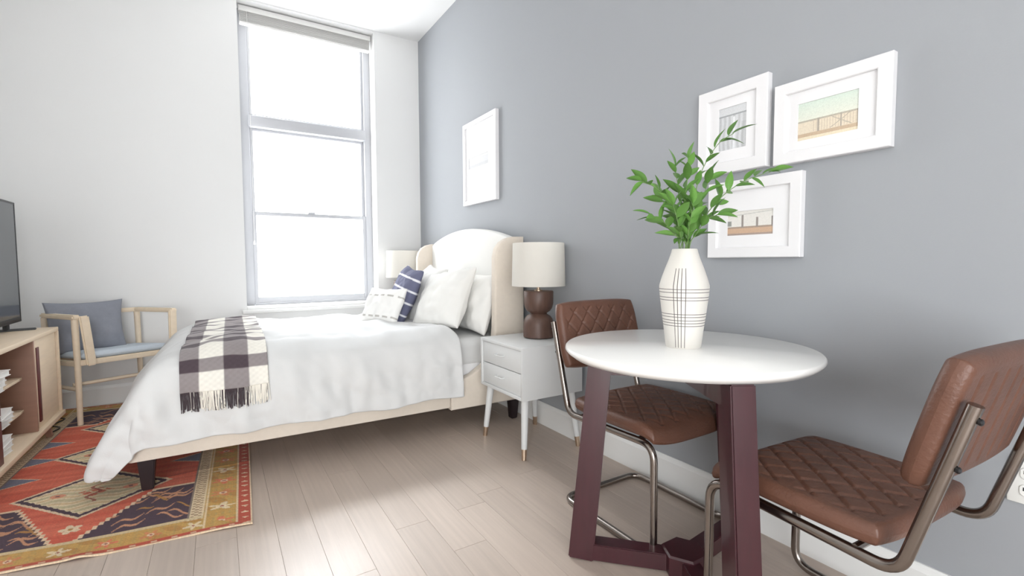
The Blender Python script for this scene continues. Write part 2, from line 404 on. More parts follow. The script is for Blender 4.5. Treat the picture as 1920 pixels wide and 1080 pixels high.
    mk = (((U*16) % 1) < .3) & (np.abs(vm-.015) < .005) & (vm < .028); put(mk, cream, .7)
    put((um < .006) | (vm < .007), np.array(lin((214, 190, 160))))
    # weave noise
    nz = rs.normal(0, 1, U.shape); nz2 = np.repeat(rs.normal(0, 1, (U.shape[0], 1)), U.shape[1], 1); nz3 = np.repeat(rs.normal(0, 1, (1, U.shape[1])), U.shape[0], 0)
    C *= np.clip(1+.07*nz+.03*nz2+.05*nz3, .6, 1.4)[..., None]
    return np.clip(C, 0, 1)
nu, nv = 330, 520
u = np.linspace(0, RW, nu); v = np.linspace(0, RL, nv); U, V = np.meshgrid(u, v, indexing='ij')
wave = .0025*np.sin(U*11+1)*np.exp(-V/.05)+.0035*np.exp(-((U-.53)/.035)**2-(V/.035)**2)+.004*np.exp(-((U-.84)/.05)**2-(V/.03)**2)
ridge = .0025*np.exp(-((V-.68+.15*U)/.012)**2)*(U < .5)
Pt = np.stack([RO.x+RU.x*U+RV.x*V, RO.y+RU.y*U+RV.y*V+.006*np.sin(U*9), .0065+wave*1.6+ridge], -1)
Pb = Pt.copy(); Pb[..., 2] -= .006; Pb[..., 2] = np.maximum(Pb[..., 2], .0005)
me = grid_mesh('area_rug', Pt, Pb); set_col(me, np.concatenate([rug_colors(U, V).reshape(-1, 3)]*2))
tag(link('area_rug', me, M['rug'], smooth=True), 'worn red and gold patterned oriental rug under the foot of the bed', 'rug')

# ------------------------------------------------------------------ bed
BO = (-.335, 2.655, 0); BR = R(-1.2)
bed = thing('bed', BO, BR, 'cream upholstered bed frame with a winged arched headboard against the grey wall', 'bed')
BW = 1.46
obj('side_rail', B(0, 1.52, -.015, .035, .15, .30, .012), M['cream_fabric'], bed)
obj('side_rail', B(0, 1.52, BW-.035, BW+.015, .15, .30, .012), M['cream_fabric'], bed)
obj('foot_rail', B(-.03, .022, -.015, BW+.015, .15, .30, .012), M['cream_fabric'], bed)
obj('slat_deck', B(.03, 1.95, .04, BW-.04, .255, .285), M['oak'], bed)
# wing panels that sweep up out of the rail
wp = [(1.522, .135), (2.045, .135), (2.045, 1.205), (1.965, 1.203), (1.915, 1.19), (1.875, 1.165), (1.845, 1.125), (1.832, 1.07), (1.828, .62), (1.818, .53), (1.79, .455), (1.74, .39), (1.66, .34), (1.58, .315), (1.522, .305)]
obj('headboard_wing', prism(bmesh.new(), wp, -.022, .04, 'y', .012, 3), M['cream_fabric'], bed)
obj('headboard_wing', prism(bmesh.new(), wp, BW-.04, BW+.022, 'y', .012, 3), M['cream_fabric'], bed)
pts = [(.041, .25), (BW-.041, .25)]+[(.041+(BW-.082)*(1-k/24), 1.19+.105*math.sin(math.pi*k/24)**.8) for k in range(25)]
obj('headboard_panel', prism(bmesh.new(), pts, 1.965, 2.04, 'x', .015, 3), M['linen_warm'], bed)
def bedleg(x, y, r0=.03, r1=.022, h=.155, z0=.0):
    bm = bmesh.new(); beam(bm, (x, y, z0), (x, y, h), r1*2, r1*2, r0*2.2, r0*2.2, side=(1, 0, 0), bev=.004); return obj('leg', bm, M['dark_leg'], bed)
bedleg(.035, .03, z0=.008); bedleg(.035, BW-.03, z0=.008); bedleg(1.985, .03); bedleg(1.985, BW-.03); bedleg(1.0, .7, .02, .018, .256)
mt = thing('mattress', BO, BR, 'white mattress with fitted sheet lying in the cream bed frame', 'mattress')
obj('mattress_core', B(.13, 1.95, .045, BW-.045, .287, .54, .05, 5), M['mattress'], mt)
bm = B(.125, 1.955, .041, BW-.041, .36, .556, .055, 5)
for vv in bm.verts: vv.co.z += .003*noise.noise(vv.co*6)
obj('fitted_sheet', bm, M['linen'], mt)

# duvet draped over mattress
def interp(x, xs, ys): return float(np.interp(x, xs, ys))
def smooth_profile(pts, n=400, k=25):
    p = np.array(pts, float); d = np.r_[0, np.cumsum(np.hypot(*np.diff(p, axis=0).T))]
    s = np.linspace(0, d[-1], n); a = np.interp(s, d, p[:, 0]); b = np.interp(s, d, p[:, 1])
    kern = np.hanning(k*2+3)[1:-1]; kern /= kern.sum()
    def sm(q):
        e = np.r_[2*q[0]-q[k:0:-1], q, 2*q[-1]-q[-2:-k-2:-1]]; return np.convolve(e, kern, 'valid')
    return s, sm(a), sm(b)
sx, px_, dx_ = smooth_profile([(1.585, .035), (1.56, .005), (1.5, 0), (.34, 0), (.16, .015), (.05, .07), (-.02, .17), (-.085, .30), (-.13, .41), (-.155, .475), (-.15, .515)], k=14)
sy, py_, dy_ = smooth_profile([(-.052, .385), (-.045, .25), (-.035, .14), (-.005, .06), (.08, .008), (.2, 0), (BW-.2, 0), (BW-.08, .008), (BW+.005, .06), (BW+.035, .14), (BW+.045, .25), (BW+.05, .37)], k=12)
def duvet(s, t, lift=0.):
    x = interp(s, sx, px_); dx = interp(s, sx, dx_); y = interp(t, sy, py_); dy = interp(t, sy, dy_)
    drop = (dx**2.6+dy**2.6)**(1/2.6)
    drop = min(drop, .50)
    z = .612-drop
    flat = max(0, 1-drop/.12)
    v = Vector((x, y, z))
    # puff and creases
    z += flat*(.022*noise.noise(Vector((x*2.3, y*2.1, 1.7)))+.018*noise.noise(Vector((x*6, y*5, 3.1)))+.009*noise.noise(Vector((x*15, y*12, 2.1)))+.014)
    side = min(1, dy/.2); foot = min(1, dx/.25)
    cr = noise.noise(Vector((x*5+z*3, y*1.5, z*1.6+4)))*.034+noise.noise(Vector((x*13, y*3, z*4)))*.017+noise.noise(Vector((x*16+z*9, y*8, z*14)))*.008+noise.noise(Vector((x*34, y*20, z*30)))*.0025
    y += side*cr*(-1 if y < BW/2 else 1)+(-.010*side if y < BW/2 else .01*side)
    cf = noise.noise(Vector((x*2, y*5+z*2, z*1.3+9)))*.05+noise.noise(Vector((x*4, y*12, z*3)))*.02+noise.noise(Vector((x*9, y*22, z*9)))*.007
    x -= foot*(cf+.01)
    # near foot corner hangs out and low
    c = foot*side; x += c*c*.07; y += c*c*.02*(1 if y < BW/2 else -1); z -= .012*side*noise.noise(Vector((x*4, 0, 5)))
    if lift:
        n = Vector((-foot*.9, (-side if y < BW/2 else side), max(.05, 1-max(dx, dy)/.25))).normalized(); return Vector((x, y, z))+n*lift
    return Vector((x, y, max(z, .05)))
ns, nt_ = 150, 130
sg = np.linspace(0, sx[-1], ns); tg = np.r_[np.linspace(0, .55, 65), np.linspace(.56, sy[-1]-.45, 30), np.linspace(sy[-1]-.44, sy[-1], 35)]
P = np.array([[duvet(s, t)[:] for t in tg] for s in sg])
o = link('duvet', grid_mesh('duvet', P), M['linen']); o.location = BO; o.rotation_euler = (0, 0, BR)
md = o.modifiers.new('thickness', 'SOLIDIFY'); md.thickness = .016; md.offset = 0
md = o.modifiers.new('smooth', 'SUBSURF'); md.levels = 1; md.render_levels = 1
tag(o, 'puffy white duvet spread over the bed and hanging past the foot', 'duvet')

# checked throw across the foot end
def s_at(x): return float(np.interp(-x, -px_[:360], sx[:360]))
s0, s1 = s_at(.535), s_at(.175)
t_hem = .215                                  # arc position of the near hem
th = thing('throw_blanket', BO, BR, 'black and cream checked throw blanket with fringe laid across the bed', 'blanket')
cols = [0, .2, .48, .78, 1.0]                  # column edges from foot side (dark, cream, dark, cream)
na, nb = 60, 330
aa = np.linspace(0, 1, na); bb = np.linspace(t_hem, sy[-1]-.17, nb)
P = np.zeros((na, nb, 3)); CC = np.zeros((na, nb, 3))
dk, gr, cm = [np.array(lin(c)) for c in ((74, 62, 68), (142, 134, 134), (232, 228, 218))]
for i, a in enumerate(aa):
    for j, t in enumerate(bb):
        P[i, j] = duvet(s1+(s0-s1)*a, t, .020)
        dc = a < .205 or .48 < a < .765
        q = (t-t_hem)
        row = (q-.078) % .16 < .06 if q > .07 else False
        n = 1+.06*math.sin(q*900)*math.sin(a*300)+.05*noise.noise(Vector((a*30, q*60, 0)))
        CC[i, j] = (dk if dc and row else gr if dc or row else cm)*n
me = grid_mesh('woven_cloth', P); set_col(me, CC.reshape(-1, 3))
o = link('woven_cloth', me, M['throw'], th); md = o.modifiers.new('thickness', 'SOLIDIFY'); md.thickness = .006; md.offset = 0
bm = bmesh.new(); rr = random.Random(4); nst = 150
for k in range(nst):
    a = (k+.5)/nst; s = s1+(s0-s1)*a; dc = a < .205 or .48 < a < .765
    if rr.random() < .12: dc = not dc
    ln = .085+rr.uniform(-.014, .008); f0 = len(bm.faces); ds = rr.uniform(-.006, .006)
    pts = [duvet(s+ds*q, t_hem+.004-ln*q, .020-.004*q) for q in (0, .3, .65, 1)]
    tube(bm, pts, .0017, 5)
    bm.faces.ensure_lookup_table()
    for f in bm.faces[f0:]: f.material_index = 0 if dc else 1
tag(obj('fringe', bm, [M['dark_yarn'], M['cream_yarn']], th), kind='stuff')

# pillows
def pillow_mesh(name, w_, h_, t_, seed=0, n=44, wr=.02, colfn=None, soft=.42):
    g = np.linspace(-1, 1, n); Uq, Vq = np.meshgrid(g, g, indexing='ij')
    Uq = np.sin(Uq*math.pi/2)*.35+Uq*.65; Vq = np.sin(Vq*math.pi/2)*.35+Vq*.65
    X = w_/2*Uq*(1-.09*(1-Vq**2)*np.abs(Uq)); Yy = h_/2*Vq*(1-.09*(1-Uq**2)*np.abs(Vq))
    T = t_/2*np.clip((1-Uq**2)*(1-Vq**2), 0, 1)**soft
    W = np.array([[noise.noise(Vector((X[i, j]*7+seed*3.1, Yy[i, j]*7, seed)))+.5*noise.noise(Vector((X[i, j]*17, Yy[i, j]*17+seed, seed*2))) for j in range(n)] for i in range(n)])*wr
    k = np.clip(T/(t_*.2), 0, 1)
    Pf = np.stack([X, Yy, T+W*k], -1); Pk = np.stack([X, Yy, -T+W*k*.6], -1)
    Pk[..., 2] -= .001
    me = grid_mesh(name, Pf, Pk)
    if colfn: 
        c = np.array([colfn(a, b) for a, b in zip(X.ravel(), Yy.ravel())]); set_col(me, np.concatenate([c, c]))
    return me
def place(o, c, yaw=0, lean=15, roll=0):
    """pillow front (+Z of mesh) faces -X of the world, turned by yaw, leaning back, rolled about its own normal"""
    base = Matrix(((0, 0, -1), (-1, 0, 0), (0, 1, 0))).to_4x4()
    o.matrix_world = Matrix.Translation(c) @ Matrix.Rotation(R(yaw), 4, 'Z') @ Matrix.Rotation(R(lean), 4, 'Y') @ base @ Matrix.Rotation(R(roll), 4, 'Z')
    return o
def pillow(name, w_, h_, t_, c, yaw, lean, roll, label, cat, mtl, seed, **k):
    o = link(name, pillow_mesh(name, w_, h_, t_, seed, **k), mtl); place(o, c, yaw, lean, roll); return tag(o, label, cat)
pillow('pillow', .62, .42, .17, (1.51, 2.96, .765), 0, 20, 0, 'plain white pillow propped on the headboard nearest the wooden lamp', 'pillow', M['linen_warm'], 1)
pillow('pillow', .62, .42, .17, (1.51, 3.68, .765), 0, 20, 0, 'white pillow propped on the headboard at the window side of bed', 'pillow', M['linen_warm'], 2)
pillow('euro_pillow', .47, .45, .19, (1.31, 2.99, .785), 14, 30, 8, 'large square white pillow tilted in front of the headboard pillow', 'pillow', M['linen_warm'], 3)
pillow('euro_pillow', .50, .50, .18, (1.34, 3.44, .79), -6, 30, -4, 'large square white pillow partly hidden behind the navy striped cushion', 'pillow', M['linen_warm'], 4)
nv_, wt = np.array(lin((104, 106, 130))), np.array(lin((228, 228, 232)))
pillow('striped_cushion', .44, .44, .15, (1.17, 3.40, .80), -4, 24, -5, 'navy cushion with thin white stripes leaning among the white pillows', 'cushion', M['stripe'], 5, n=110, colfn=lambda a, b: wt if ((b+.05) % .088) < .014 else nv_)
bg_ = np.array(lin((214, 210, 204))); wh = np.array(lin((238, 237, 234)))
def lumb(a, b):
    return bg_*.75 if (abs(b-.065) < .006 or abs(b+.085) < .006) and ((a*14) % 1) < .62 else wh
pillow('small_cushion', .36, .27, .12, (.98, 3.27, .735), 24, 24, 0, 'small white cushion with broken grey stripes at the front of the pillows', 'cushion', M['stripe'], 6, n=90, colfn=lumb)

# ------------------------------------------------------------------ nightstands and lamps
def nightstand(loc, wy, label):
    t = thing('nightstand', loc, 0, label, 'nightstand', 'bedside nightstands')
    d = .40; z0, z1 = .315, .595          # local x 0 (front) .. d (wall), y 0..wy
    bm = bmesh.new(); box(bm, 0, d, 0, .018, z0, z1, .002); box(bm, 0, d, wy-.018, wy, z0, z1, .002)
    box(bm, 0, d, .018, wy-.018, z0, z0+.018, .002); box(bm, 0, d, .018, wy-.018, z1-.018, z1, .002); box(bm, d-.01, d, .018, wy-.018, z0+.018, z1-.018)
    obj('body', bm, M['stand_white'], t)
    hh = (z1-z0-.036)/2
    for k in range(2):
        a = z0+.018+k*hh
        dr = obj('drawer', B(.006, .36, .021, wy-.021, a+.002, a+hh-.002, .002), M['stand_white'], t)
        bm = bmesh.new(); yc = wy/2; zc = a+hh*.55
        tube(bm, fillet([(.008, yc-.035, zc), (-.016, yc-.035, zc), (-.016, yc+.035, zc), (.008, yc+.035, zc)], .008, 4), .0035, 8)
        obj('handle', bm, M['stand_white'], dr)
    for ax, ay in ((.045, .045), (d-.045, .045), (.045, wy-.045), (d-.045, wy-.045)):
        ox = (-.028 if ax < d/2 else .028); oy = (-.03 if ay < wy/2 else .03)
        top = Vector((ax, ay, z0+.002)); bot = Vector((ax+ox, ay+oy, 0)); mid = top.lerp(bot, .82)
        bm = bmesh.new(); tube(bm, [top, mid], .021, 16, r1=.0155); lg = obj('leg', bm, M['stand_white'], t)
        bm = bmesh.new(); tube(bm, [mid, bot], .0152, 16, r1=.0125); obj('ferrule', bm, M['brass'], lg)
    return t
nightstand((1.318, 2.015, 0), .455, 'pale grey two-drawer nightstand with brass-tipped legs between bed and chair')
nightstand((1.318, 4.155, 0), .36, 'pale nightstand in the corner behind the bed under the far lamp')
def lamp(loc, label):
    t = thing('table_lamp', loc, 0, label, 'lamp', 'bedside table lamps')
    bm = bmesh.new()
    pr = [(.082, 0), (.090, .004), (.091, .06), (.089, .085), (.082, .108), (.070, .125), (.052, .136), (.048, .141), (.052, .146), (.068, .156), (.080, .174), (.086, .2), (.087, .268), (.084, .273)]
    lathe(bm, pr, 40); obj('base', bm, M['walnut'], t)
    bm = bmesh.new(); lathe(bm, [(.024, .272), (.024, .279), (.010, .281), (.010, .34), (.015, .342), (.015, .39)], 20); obj('neck', bm, M['brass'], t)
    bm = bmesh.new(); lathe(bm, [(.157, .302), (.151, .552), (.149, .552), (.155, .302)], 56, cap0=False, cap1=False)
    n = 56; bm.verts.ensure_lookup_table()
    for k in range(n): bm.faces.new((bm.verts[k], bm.verts[(k+1) % n], bm.verts[3*n+(k+1) % n], bm.verts[3*n+k]))
    sh = obj('lamp_shade', bm, M['shade'], t)
    bm = bmesh.new()
    for k in range(3):
        a = k*2.094; tube(bm, [(.012*math.cos(a), .012*math.sin(a), .385), (.1495*math.cos(a), .1495*math.sin(a), .535)], .002, 6)
    obj('shade_spider', bm, M['brass'], sh)
    bm = bmesh.new(); lathe(bm, [(.012, .389), (.018, .40), (.030, .43), (.031, .455), (.022, .48), (.006, .49)], 20); obj('bulb', bm, M['plastic'], t)
    return t
lamp((1.6, 2.272, .597), 'bedside lamp with turned dark wood base and white shade beside the chair')
lamp((1.5, 4.36, .597), 'bedside lamp half hidden behind the headboard next to the window')

# ------------------------------------------------------------------ dining table
TC = Vector((1.318, 1.024)); TZ = .757; TR = .397
tb = thing('dining_table', (TC.x, TC.y, 0), 0, 'round white-topped dining table on three dark red wooden legs', 'table')
bm = bmesh.new(); lathe(bm, [(TR-.05, TZ-.034), (TR-.022, TZ-.032), (TR-.006, TZ-.020), (TR, TZ-.012), (TR-.001, TZ-.004), (TR-.005, TZ)], 120)
obj('table_top', bm, M['table_white'], tb, ang=50)
bc = Vector((-.012, -.02))
for a, r0_, r1_ in ((134, .345, .275), (239.5, .395, .343), (6, .345, .275)):
    d = Vector((math.cos(R(a)), math.sin(R(a)), 0)); tn = Vector((-d.y, d.x, 0)); c0 = Vector((bc.x, bc.y, 0))
    bm = bmesh.new(); beam(bm, c0+d*r0_, c0*0+d*r1_+Vector((0, 0, TZ-.035)), .066, .086, .066, .078, side=tn, bev=.004)
    for vtx in bm.verts:
        if vtx.co.z < .02: vtx.co.z = max(0, vtx.co.z) if vtx.co.z < .004 else vtx.co.z
    bmesh.ops.translate(bm, verts=bm.verts, vec=(0, 0, .0)); obj('leg', bm, M['mahogany'], tb)
    bm = bmesh.new(); beam(bm, c0+d*.03+Vector((0, 0, .032)), c0+d*(r0_-.025)+Vector((0, 0, .032)), .06, .058, side=tn); obj('stretcher', bm, M['mahogany'], tb)
    bm = bmesh.new(); beam(bm, d*.02+Vector((0, 0, TZ-.07)), d*(r1_-.01)+Vector((0, 0, TZ-.07)), .06, .07, side=tn); obj('top_arm', bm, M['mahogany'], tb)
bm = bmesh.new(); lathe(bm, [(.072, .001), (.076, .006), (.076, .066), (.07, .072)], 6, (bc.x, bc.y)); obj('hub', bm, M['mahogany'], tb, smooth=False)

# ------------------------------------------------------------------ cantilever chairs (front = local +y)
def pad(name, w_, d_, th_, mtl, parent, quilt=.074, water=0., back_lines=False, c=.16, n=130):
    g = np.linspace(-1, 1, n); Uq, Vq = np.meshgrid(g, g, indexing='ij')
    X = w_/2*Uq*np.sqrt(1-c*Vq**4); Yy = d_/2*Vq*np.sqrt(1-c*Uq**4)
    e = np.minimum((1-np.abs(Uq))*w_/2, (1-np.abs(Vq))*d_/2); q = np.clip(e/.022, 0, 1); pr = np.sqrt(1-(1-q)**2)
    a, b = X/quilt, Yy/(quilt*1.25)
    l1 = np.abs(((a+b) % 1)-.5); l2 = np.abs(((a-b) % 1)-.5)
    gr_ = np.exp(-((.5-l1)/.07)**2)+np.exp(-((.5-l2)/.07)**2)
    inn = np.clip((e-.03)/.012, 0, 1)
    dome = np.clip(np.minimum(.5-0*l1, 1), 0, 1)
    Z = th_*.5*pr+.010*(1-Uq**2)*(1-Vq**2)-.007*np.clip(gr_, 0, 1.2)*inn
    Zb = -th_*.5*pr
    if back_lines:
        lv = np.abs(((X/.058+.35*Yy) % 1)-.5); Zb = Zb-.006*(1-Uq**2)+.006*np.exp(-((.5-lv)/.07)**2)*inn
    if water:
        s = np.clip((Yy-(d_/2-.085))/.085, 0, 1); dz = -water*s**2.2; Z = Z+dz; Zb = Zb+dz*.9; 
    Pf = np.stack([X, Yy, Z], -1); Pk = np.stack([X, Yy, Zb-.0008], -1)
    return link(name, grid_mesh(name, Pf, Pk), mtl, parent, ang=60)
def chair(loc, rz, label):
    t = thing('cantilever_chair', loc, rz, label, 'chair', 'quilted leather cantilever chairs')
    hw, r = .216, .013
    zf = .0135; zs = .405
    def side(s): 
        return [(s*hw, .225, zf), (s*hw, .222, zs+.0), (s*hw, -.242, zs-.012), (s*hw*1.0, -.348, .775)]
    left = side(-1); right = side(1)
    path = [right[3], right[2], right[1], right[0], (hw, -.27, zf), (-hw, -.27, zf), left[0], left[1], left[2], left[3]]
    bm = bmesh.new(); tube(bm, fillet(path, .06, 8), r, 12); obj('tube_frame', bm, M['chrome'], t)
    for y in (-.16, .14):
        bm = bmesh.new(); tube(bm, [(-hw, y, zs-.002), (hw, y, zs-.002)], .009, 8); obj('cross_bar', bm, M['chrome'], t)
    s = pad('seat', .47, .46, .05, M['leather'], t, water=.045); s.location = (0, .008, zs+.042)
    b = pad('backrest', .465, .295, .046, M['leather'], t, quilt=.074, back_lines=True, c=.13)
    # local pad: x width, y height, z front
    fwd = Vector((0, .965, .26)).normalized(); upv = Vector((0, -.26, .965)).normalized()
    b.matrix_local = Matrix.Translation((0, -.288, .722)) @ Matrix((Vector((-1, 0, 0)), upv, fwd)).transposed().to_4x4()
    for sx_ in (-1, 1):
        for z in (.645, .745):
            bm = bmesh.new(); lathe(bm, [(.005, -.002), (.0065, 0), (.0065, .004), (.004, .006)], 10)
            yy = -.242-(z-zs+.012)*.278
            o = obj('screw', bm, M['black'], t); o.matrix_local = Matrix.Translation((sx_*hw, yy-r-.001, z)) @ Matrix.Rotation(R(90), 4, 'X')
    return t
chair((1.472, 1.318, 0), math.pi, 'brown quilted leather cantilever chair on the nightstand side of the table')
chair((1.408, .606, 0), R(-4), 'brown quilted leather cantilever chair at the right edge beside the outlet')

# ------------------------------------------------------------------ vase and branches
VC = (TC.x-.012, TC.y-.002, TZ)
vz = [(0.0, .054), (.004, .056), (.06, .0625), (.12, .0705), (.17, .0765), (.197, .0785), (.205, .078), (.23, .071), (.26, .0605), (.29, .049), (.31, .0425), (.32, .040), (.323, .0385)]
bands = [.075, .084, .093, .104, .113, .158, .167, .183, .193]
zs_ = sorted(set([z for z, _ in vz]+[b+d for b in bands for d in (-.001, .001)]))
prof = [(float(np.interp(z, [q[0] for q in vz], [q[1] for q in vz])), z) for z in zs_]
cam_a = math.atan2(-VC[1], -VC[0])            # the painted bundle faces into the room
vl = [cam_a+R(k) for k in (-24, -15, -6, 4)]
hwid = R(.95)
angs = sorted(set([round(2*math.pi*k/72, 5) for k in range(72)]+[round((a+d) % (2*math.pi), 5) for a in vl for d in (-hwid, hwid)]))
bm = bmesh.new(); fs = lathe(bm, prof, angs=angs, cap1=False)
for i, k, f in fs:
    z = (prof[i][1]+prof[i+1][1])/2; a1 = angs[(k+1) % len(angs)]; a0 = angs[k]; a = a0+((a1-a0) % (2*math.pi))/2
    if any(abs(z-b) < .001 for b in bands): f.material_index = 1
    if any(abs((a-q+math.pi) % (2*math.pi)-math.pi) < hwid for q in vl) and .012 < z < .275: f.material_index = 1
# inner wall so that the neck reads hollow
bm2_ = [(.0345, .322), (.036, .31), (.042, .29), (.05, .2)]
lathe(bm, [(.0385, .3231), (.035, .3231)]+bm2_[1:], 48, cap0=False, cap1=True)
vase = obj('vase', bm, [M['ceramic'], M['ink']], ang=30); vase.location = VC
tag(vase, 'tall ivory ceramic vase with thin dark crossing lines on the table', 'vase')
# leaf mesh: pointed oval with a folded midrib
def leaf_mesh():
    n, k = 9, 5; P = np.zeros((n, k, 3))
    for i in range(n):
        f = i/(n-1); wd = .5*.40*math.sin(math.pi*f**.85)**.9+.004
        for j in range(k):
            q = (j-(k-1)/2)/((k-1)/2); P[i, j] = (f, q*wd, abs(q)*wd*.35-.18*f*f+.02)
    return grid_mesh('leaf', P)
LEAF = leaf_mesh(); LEAF.materials.append(M['leaf']); LEAF.shade_smooth()
neck = Vector((VC[0], VC[1], TZ+.323))
def branch(pts, leaves, label, seed, fill=0, zlo=.35):
    rg = random.Random(seed)
    t = thing('leafy_branch', tuple(neck), 0, label, 'branch', 'leafy branches in the vase')
    P = [Vector((rg.uniform(-.012, .012), rg.uniform(-.012, .012), -.2))]+[Vector((rg.uniform(-.016, .016), rg.uniform(-.016, .016), 0))]+[Vector(p)-neck for p in pts]
    # catmull-rom
    Q = []
    for i in range(len(P)-1):
        p0, p1, p2, p3 = P[max(i-1, 0)], P[i], P[i+1], P[min(i+2, len(P)-1)]
        for k in range(8):
            f = k/8; Q.append(.5*((2*p1)+(p2-p0)*f+(2*p0-5*p1+4*p2-p3)*f*f+(3*p1-p0-3*p2+p3)*f**3))
    Q.append(P[-1])
    bm = bmesh.new(); tube(bm, Q, .0023, 6, r1=.0009); obj('stem', bm, M['stem'], t)
    n = len(Q)
    leaves = int(leaves*1.6)
    for k in range(leaves):
        f = zlo+(1-zlo)*(k+.5)/leaves; i = min(n-2, int(f*(n-1))); p = Q[i]; d = (Q[i+1]-Q[i]).normalized()
        ph = k*2.4+rg.uniform(-.5, .5); sd_ = d.orthogonal().normalized(); sd_.rotate(Matrix.Rotation(ph, 3, d))
        dirv = (d*rg.uniform(.5, 1.0)+sd_*rg.uniform(.6, 1.0)+Vector((0, 0, .25))).normalized()
        L_ = rg.uniform(.05, .072)
        add_leaf(t, p, dirv, L_, rg)
    add_leaf(t, Q[-1], (Q[-1]-Q[-3]).normalized(), rg.uniform(.06, .07), rg)
    return t
def add_leaf(t, p, dirv, L_, rg):
    side_ = dirv.cross(Vector((0, 0, 1)));
    if side_.length < .1: side_ = Vector((1, 0, 0))
    side_.normalize(); nrm = side_.cross(dirv)
    mtx = Matrix((dirv, nrm.cross(dirv), nrm)).transposed().to_4x4()
    o = bpy.data.objects.new('leaf', LEAF); COL.objects.link(o); o.parent = t
    o.matrix_local = Matrix.Translation(p) @ mtx @ Matrix.Rotation(rg.uniform(-1.0, 1.0), 4, 'X') @ Matrix.Scale(L_, 4)
def at(px, py, off=0.):
    """point seen at a pixel of the photo, at the vase's distance plus off"""
    d = fw+rt*((px-960)/F)-up*((py-540)/F); dep = Vector((VC[0], VC[1], 0)).dot(Vector((fw.x, fw.y, 0)))+off
    return Vector((0, 0, CH))+d*dep
branch([at(1298, 405), at(1312, 330), at(1345, 272), at(1376, 250, -.02)], 9, 'topmost leafy branch arching up in front of the left picture frame', 1)
branch([at(1308, 425, .02), at(1350, 372, .03), at(1395, 340, .03), at(1445, 322, .02)], 10, 'long leafy branch reaching right across the lowest picture frame', 2)
branch([at(1272, 420), at(1250, 372), at(1226, 350), at(1203, 340, -.02)], 7, 'thin leafy branch reaching farthest left towards the bed', 3)
branch([at(1265, 440, -.03), at(1243, 415, -.04), at(1222, 404, -.05)], 6, 'low leafy branch bending left just above the vase', 4, zlo=.3)
branch([at(1280, 410, -.02), at(1288, 345, -.03), at(1293, 300, -.03)], 9, 'upright leafy branch rising straight from the middle of the vase', 5)
branch([at(1280, 415, .03), at(1272, 355, .04), at(1265, 312, .05)], 7, 'leafy branch leaning slightly left behind the upright one', 6)
branch([at(1305, 440, -.03), at(1325, 412, -.05), at(1345, 403, -.06)], 6, 'short leafy branch leaning right over the rim of the vase', 7, zlo=.3)
branch([at(1300, 420, .0), at(1318, 370, .02), at(1330, 335, .02)], 7, 'leafy branch between the upright one and the long right one', 8)
branch([at(1275, 440, -.05), at(1268, 405, -.07), at(1262, 385, -.08)], 8, 'short dense leafy branch leaning towards the camera at left', 9, zlo=.27)
branch([at(1290, 440, -.05), at(1296, 405, -.07), at(1298, 382, -.08)], 8, 'short dense leafy branch leaning towards the camera at centre', 10, zlo=.27)
branch([at(1285, 430, .05), at(1248, 385, .07), at(1240, 372, .08)], 6, 'short leafy branch tucked behind the others on the left', 11)

# ------------------------------------------------------------------ pictures on the grey wall
def paint(kind, n=90):
    g = np.linspace(0, 1, n); Uq, Vq = np.meshgrid(g, g, indexing='ij')   # u left-right, v bottom-top
    C = np.zeros((n, n, 3)); rs = np.random.RandomState(len(kind))
    c = lambda *q: np.array(lin(q))
    if kind == 'pier':
        C[:] = c(206, 222, 206); C += (c(226, 226, 208)-c(206, 222, 206))*(1-np.clip((Vq-.45)/.5, 0, 1))[..., None]
        C[Vq < .5] = c(222, 206, 178)
        C[(np.abs(Vq-.5) < .022)] = c(168, 158, 134)
        C[((Uq*22) % 1 < .18) & (Vq < .5) & (Vq > .2)] = c(196, 176, 148)
        for u0 in (.36, .72, .98): C[(np.abs(Uq-u0) < .012) & (Vq < .52) & (Vq > .16)] = c(150, 136, 116)
        C[(np.abs((Uq-.72)-(Vq-.35)*1.1) < .012) & (Vq < .5) & (Vq > .2) | (np.abs((Uq-.72)+(Vq-.35)*1.1) < .012) & (Vq < .5) & (Vq > .2)] = c(166, 152, 128)
        C[Vq < .19] = c(190, 158, 118); C[Vq < .1] = c(228, 212, 178)
    elif kind == 'huts':
        C[:] = c(226, 222, 214); C[Vq < .36] = c(196, 152, 110); C[(Vq < .36) & (Vq > .3)] = c(150, 120, 90); C[Vq < .1] = c(150, 122, 104)
        for u0, h in ((.34, .86), (.66, .7), (.97, .7)): C[(np.abs(Uq-u0) < .022) & (Vq > .33) & (Vq < h)] = c(122, 108, 98)
        C[(Uq < .1) & (Vq > .4) & (Vq < .6)] = c(118, 120, 112); C[np.abs(Vq-(.86+.12*(Uq-.5))) < .02] = c(196, 194, 186)
    elif kind == 'curtain':
        C[:] = c(206, 208, 210); f = .5+.5*np.sin(Uq*38+np.sin(Vq*7)); C *= (1-.28*f*(Vq < .78))[..., None]
        C[np.abs(Vq-.8) < .02] = c(132, 136, 140); C[(np.abs(Uq-.55) < .04) & (Vq < .75)] = c(226, 228, 230); C[(Uq > .8) & (Vq < .6)] *= .85
    else:
        C[:] = c(206, 206, 208); C[Vq > .8] = c(216, 216, 217); C[(Vq < .3)] = c(196, 196, 198)
    C = C*.78+.22*.72
    C *= (1+.05*rs.normal(0, 1, (n, n)))[..., None]
    return np.clip(C, 0, 1)
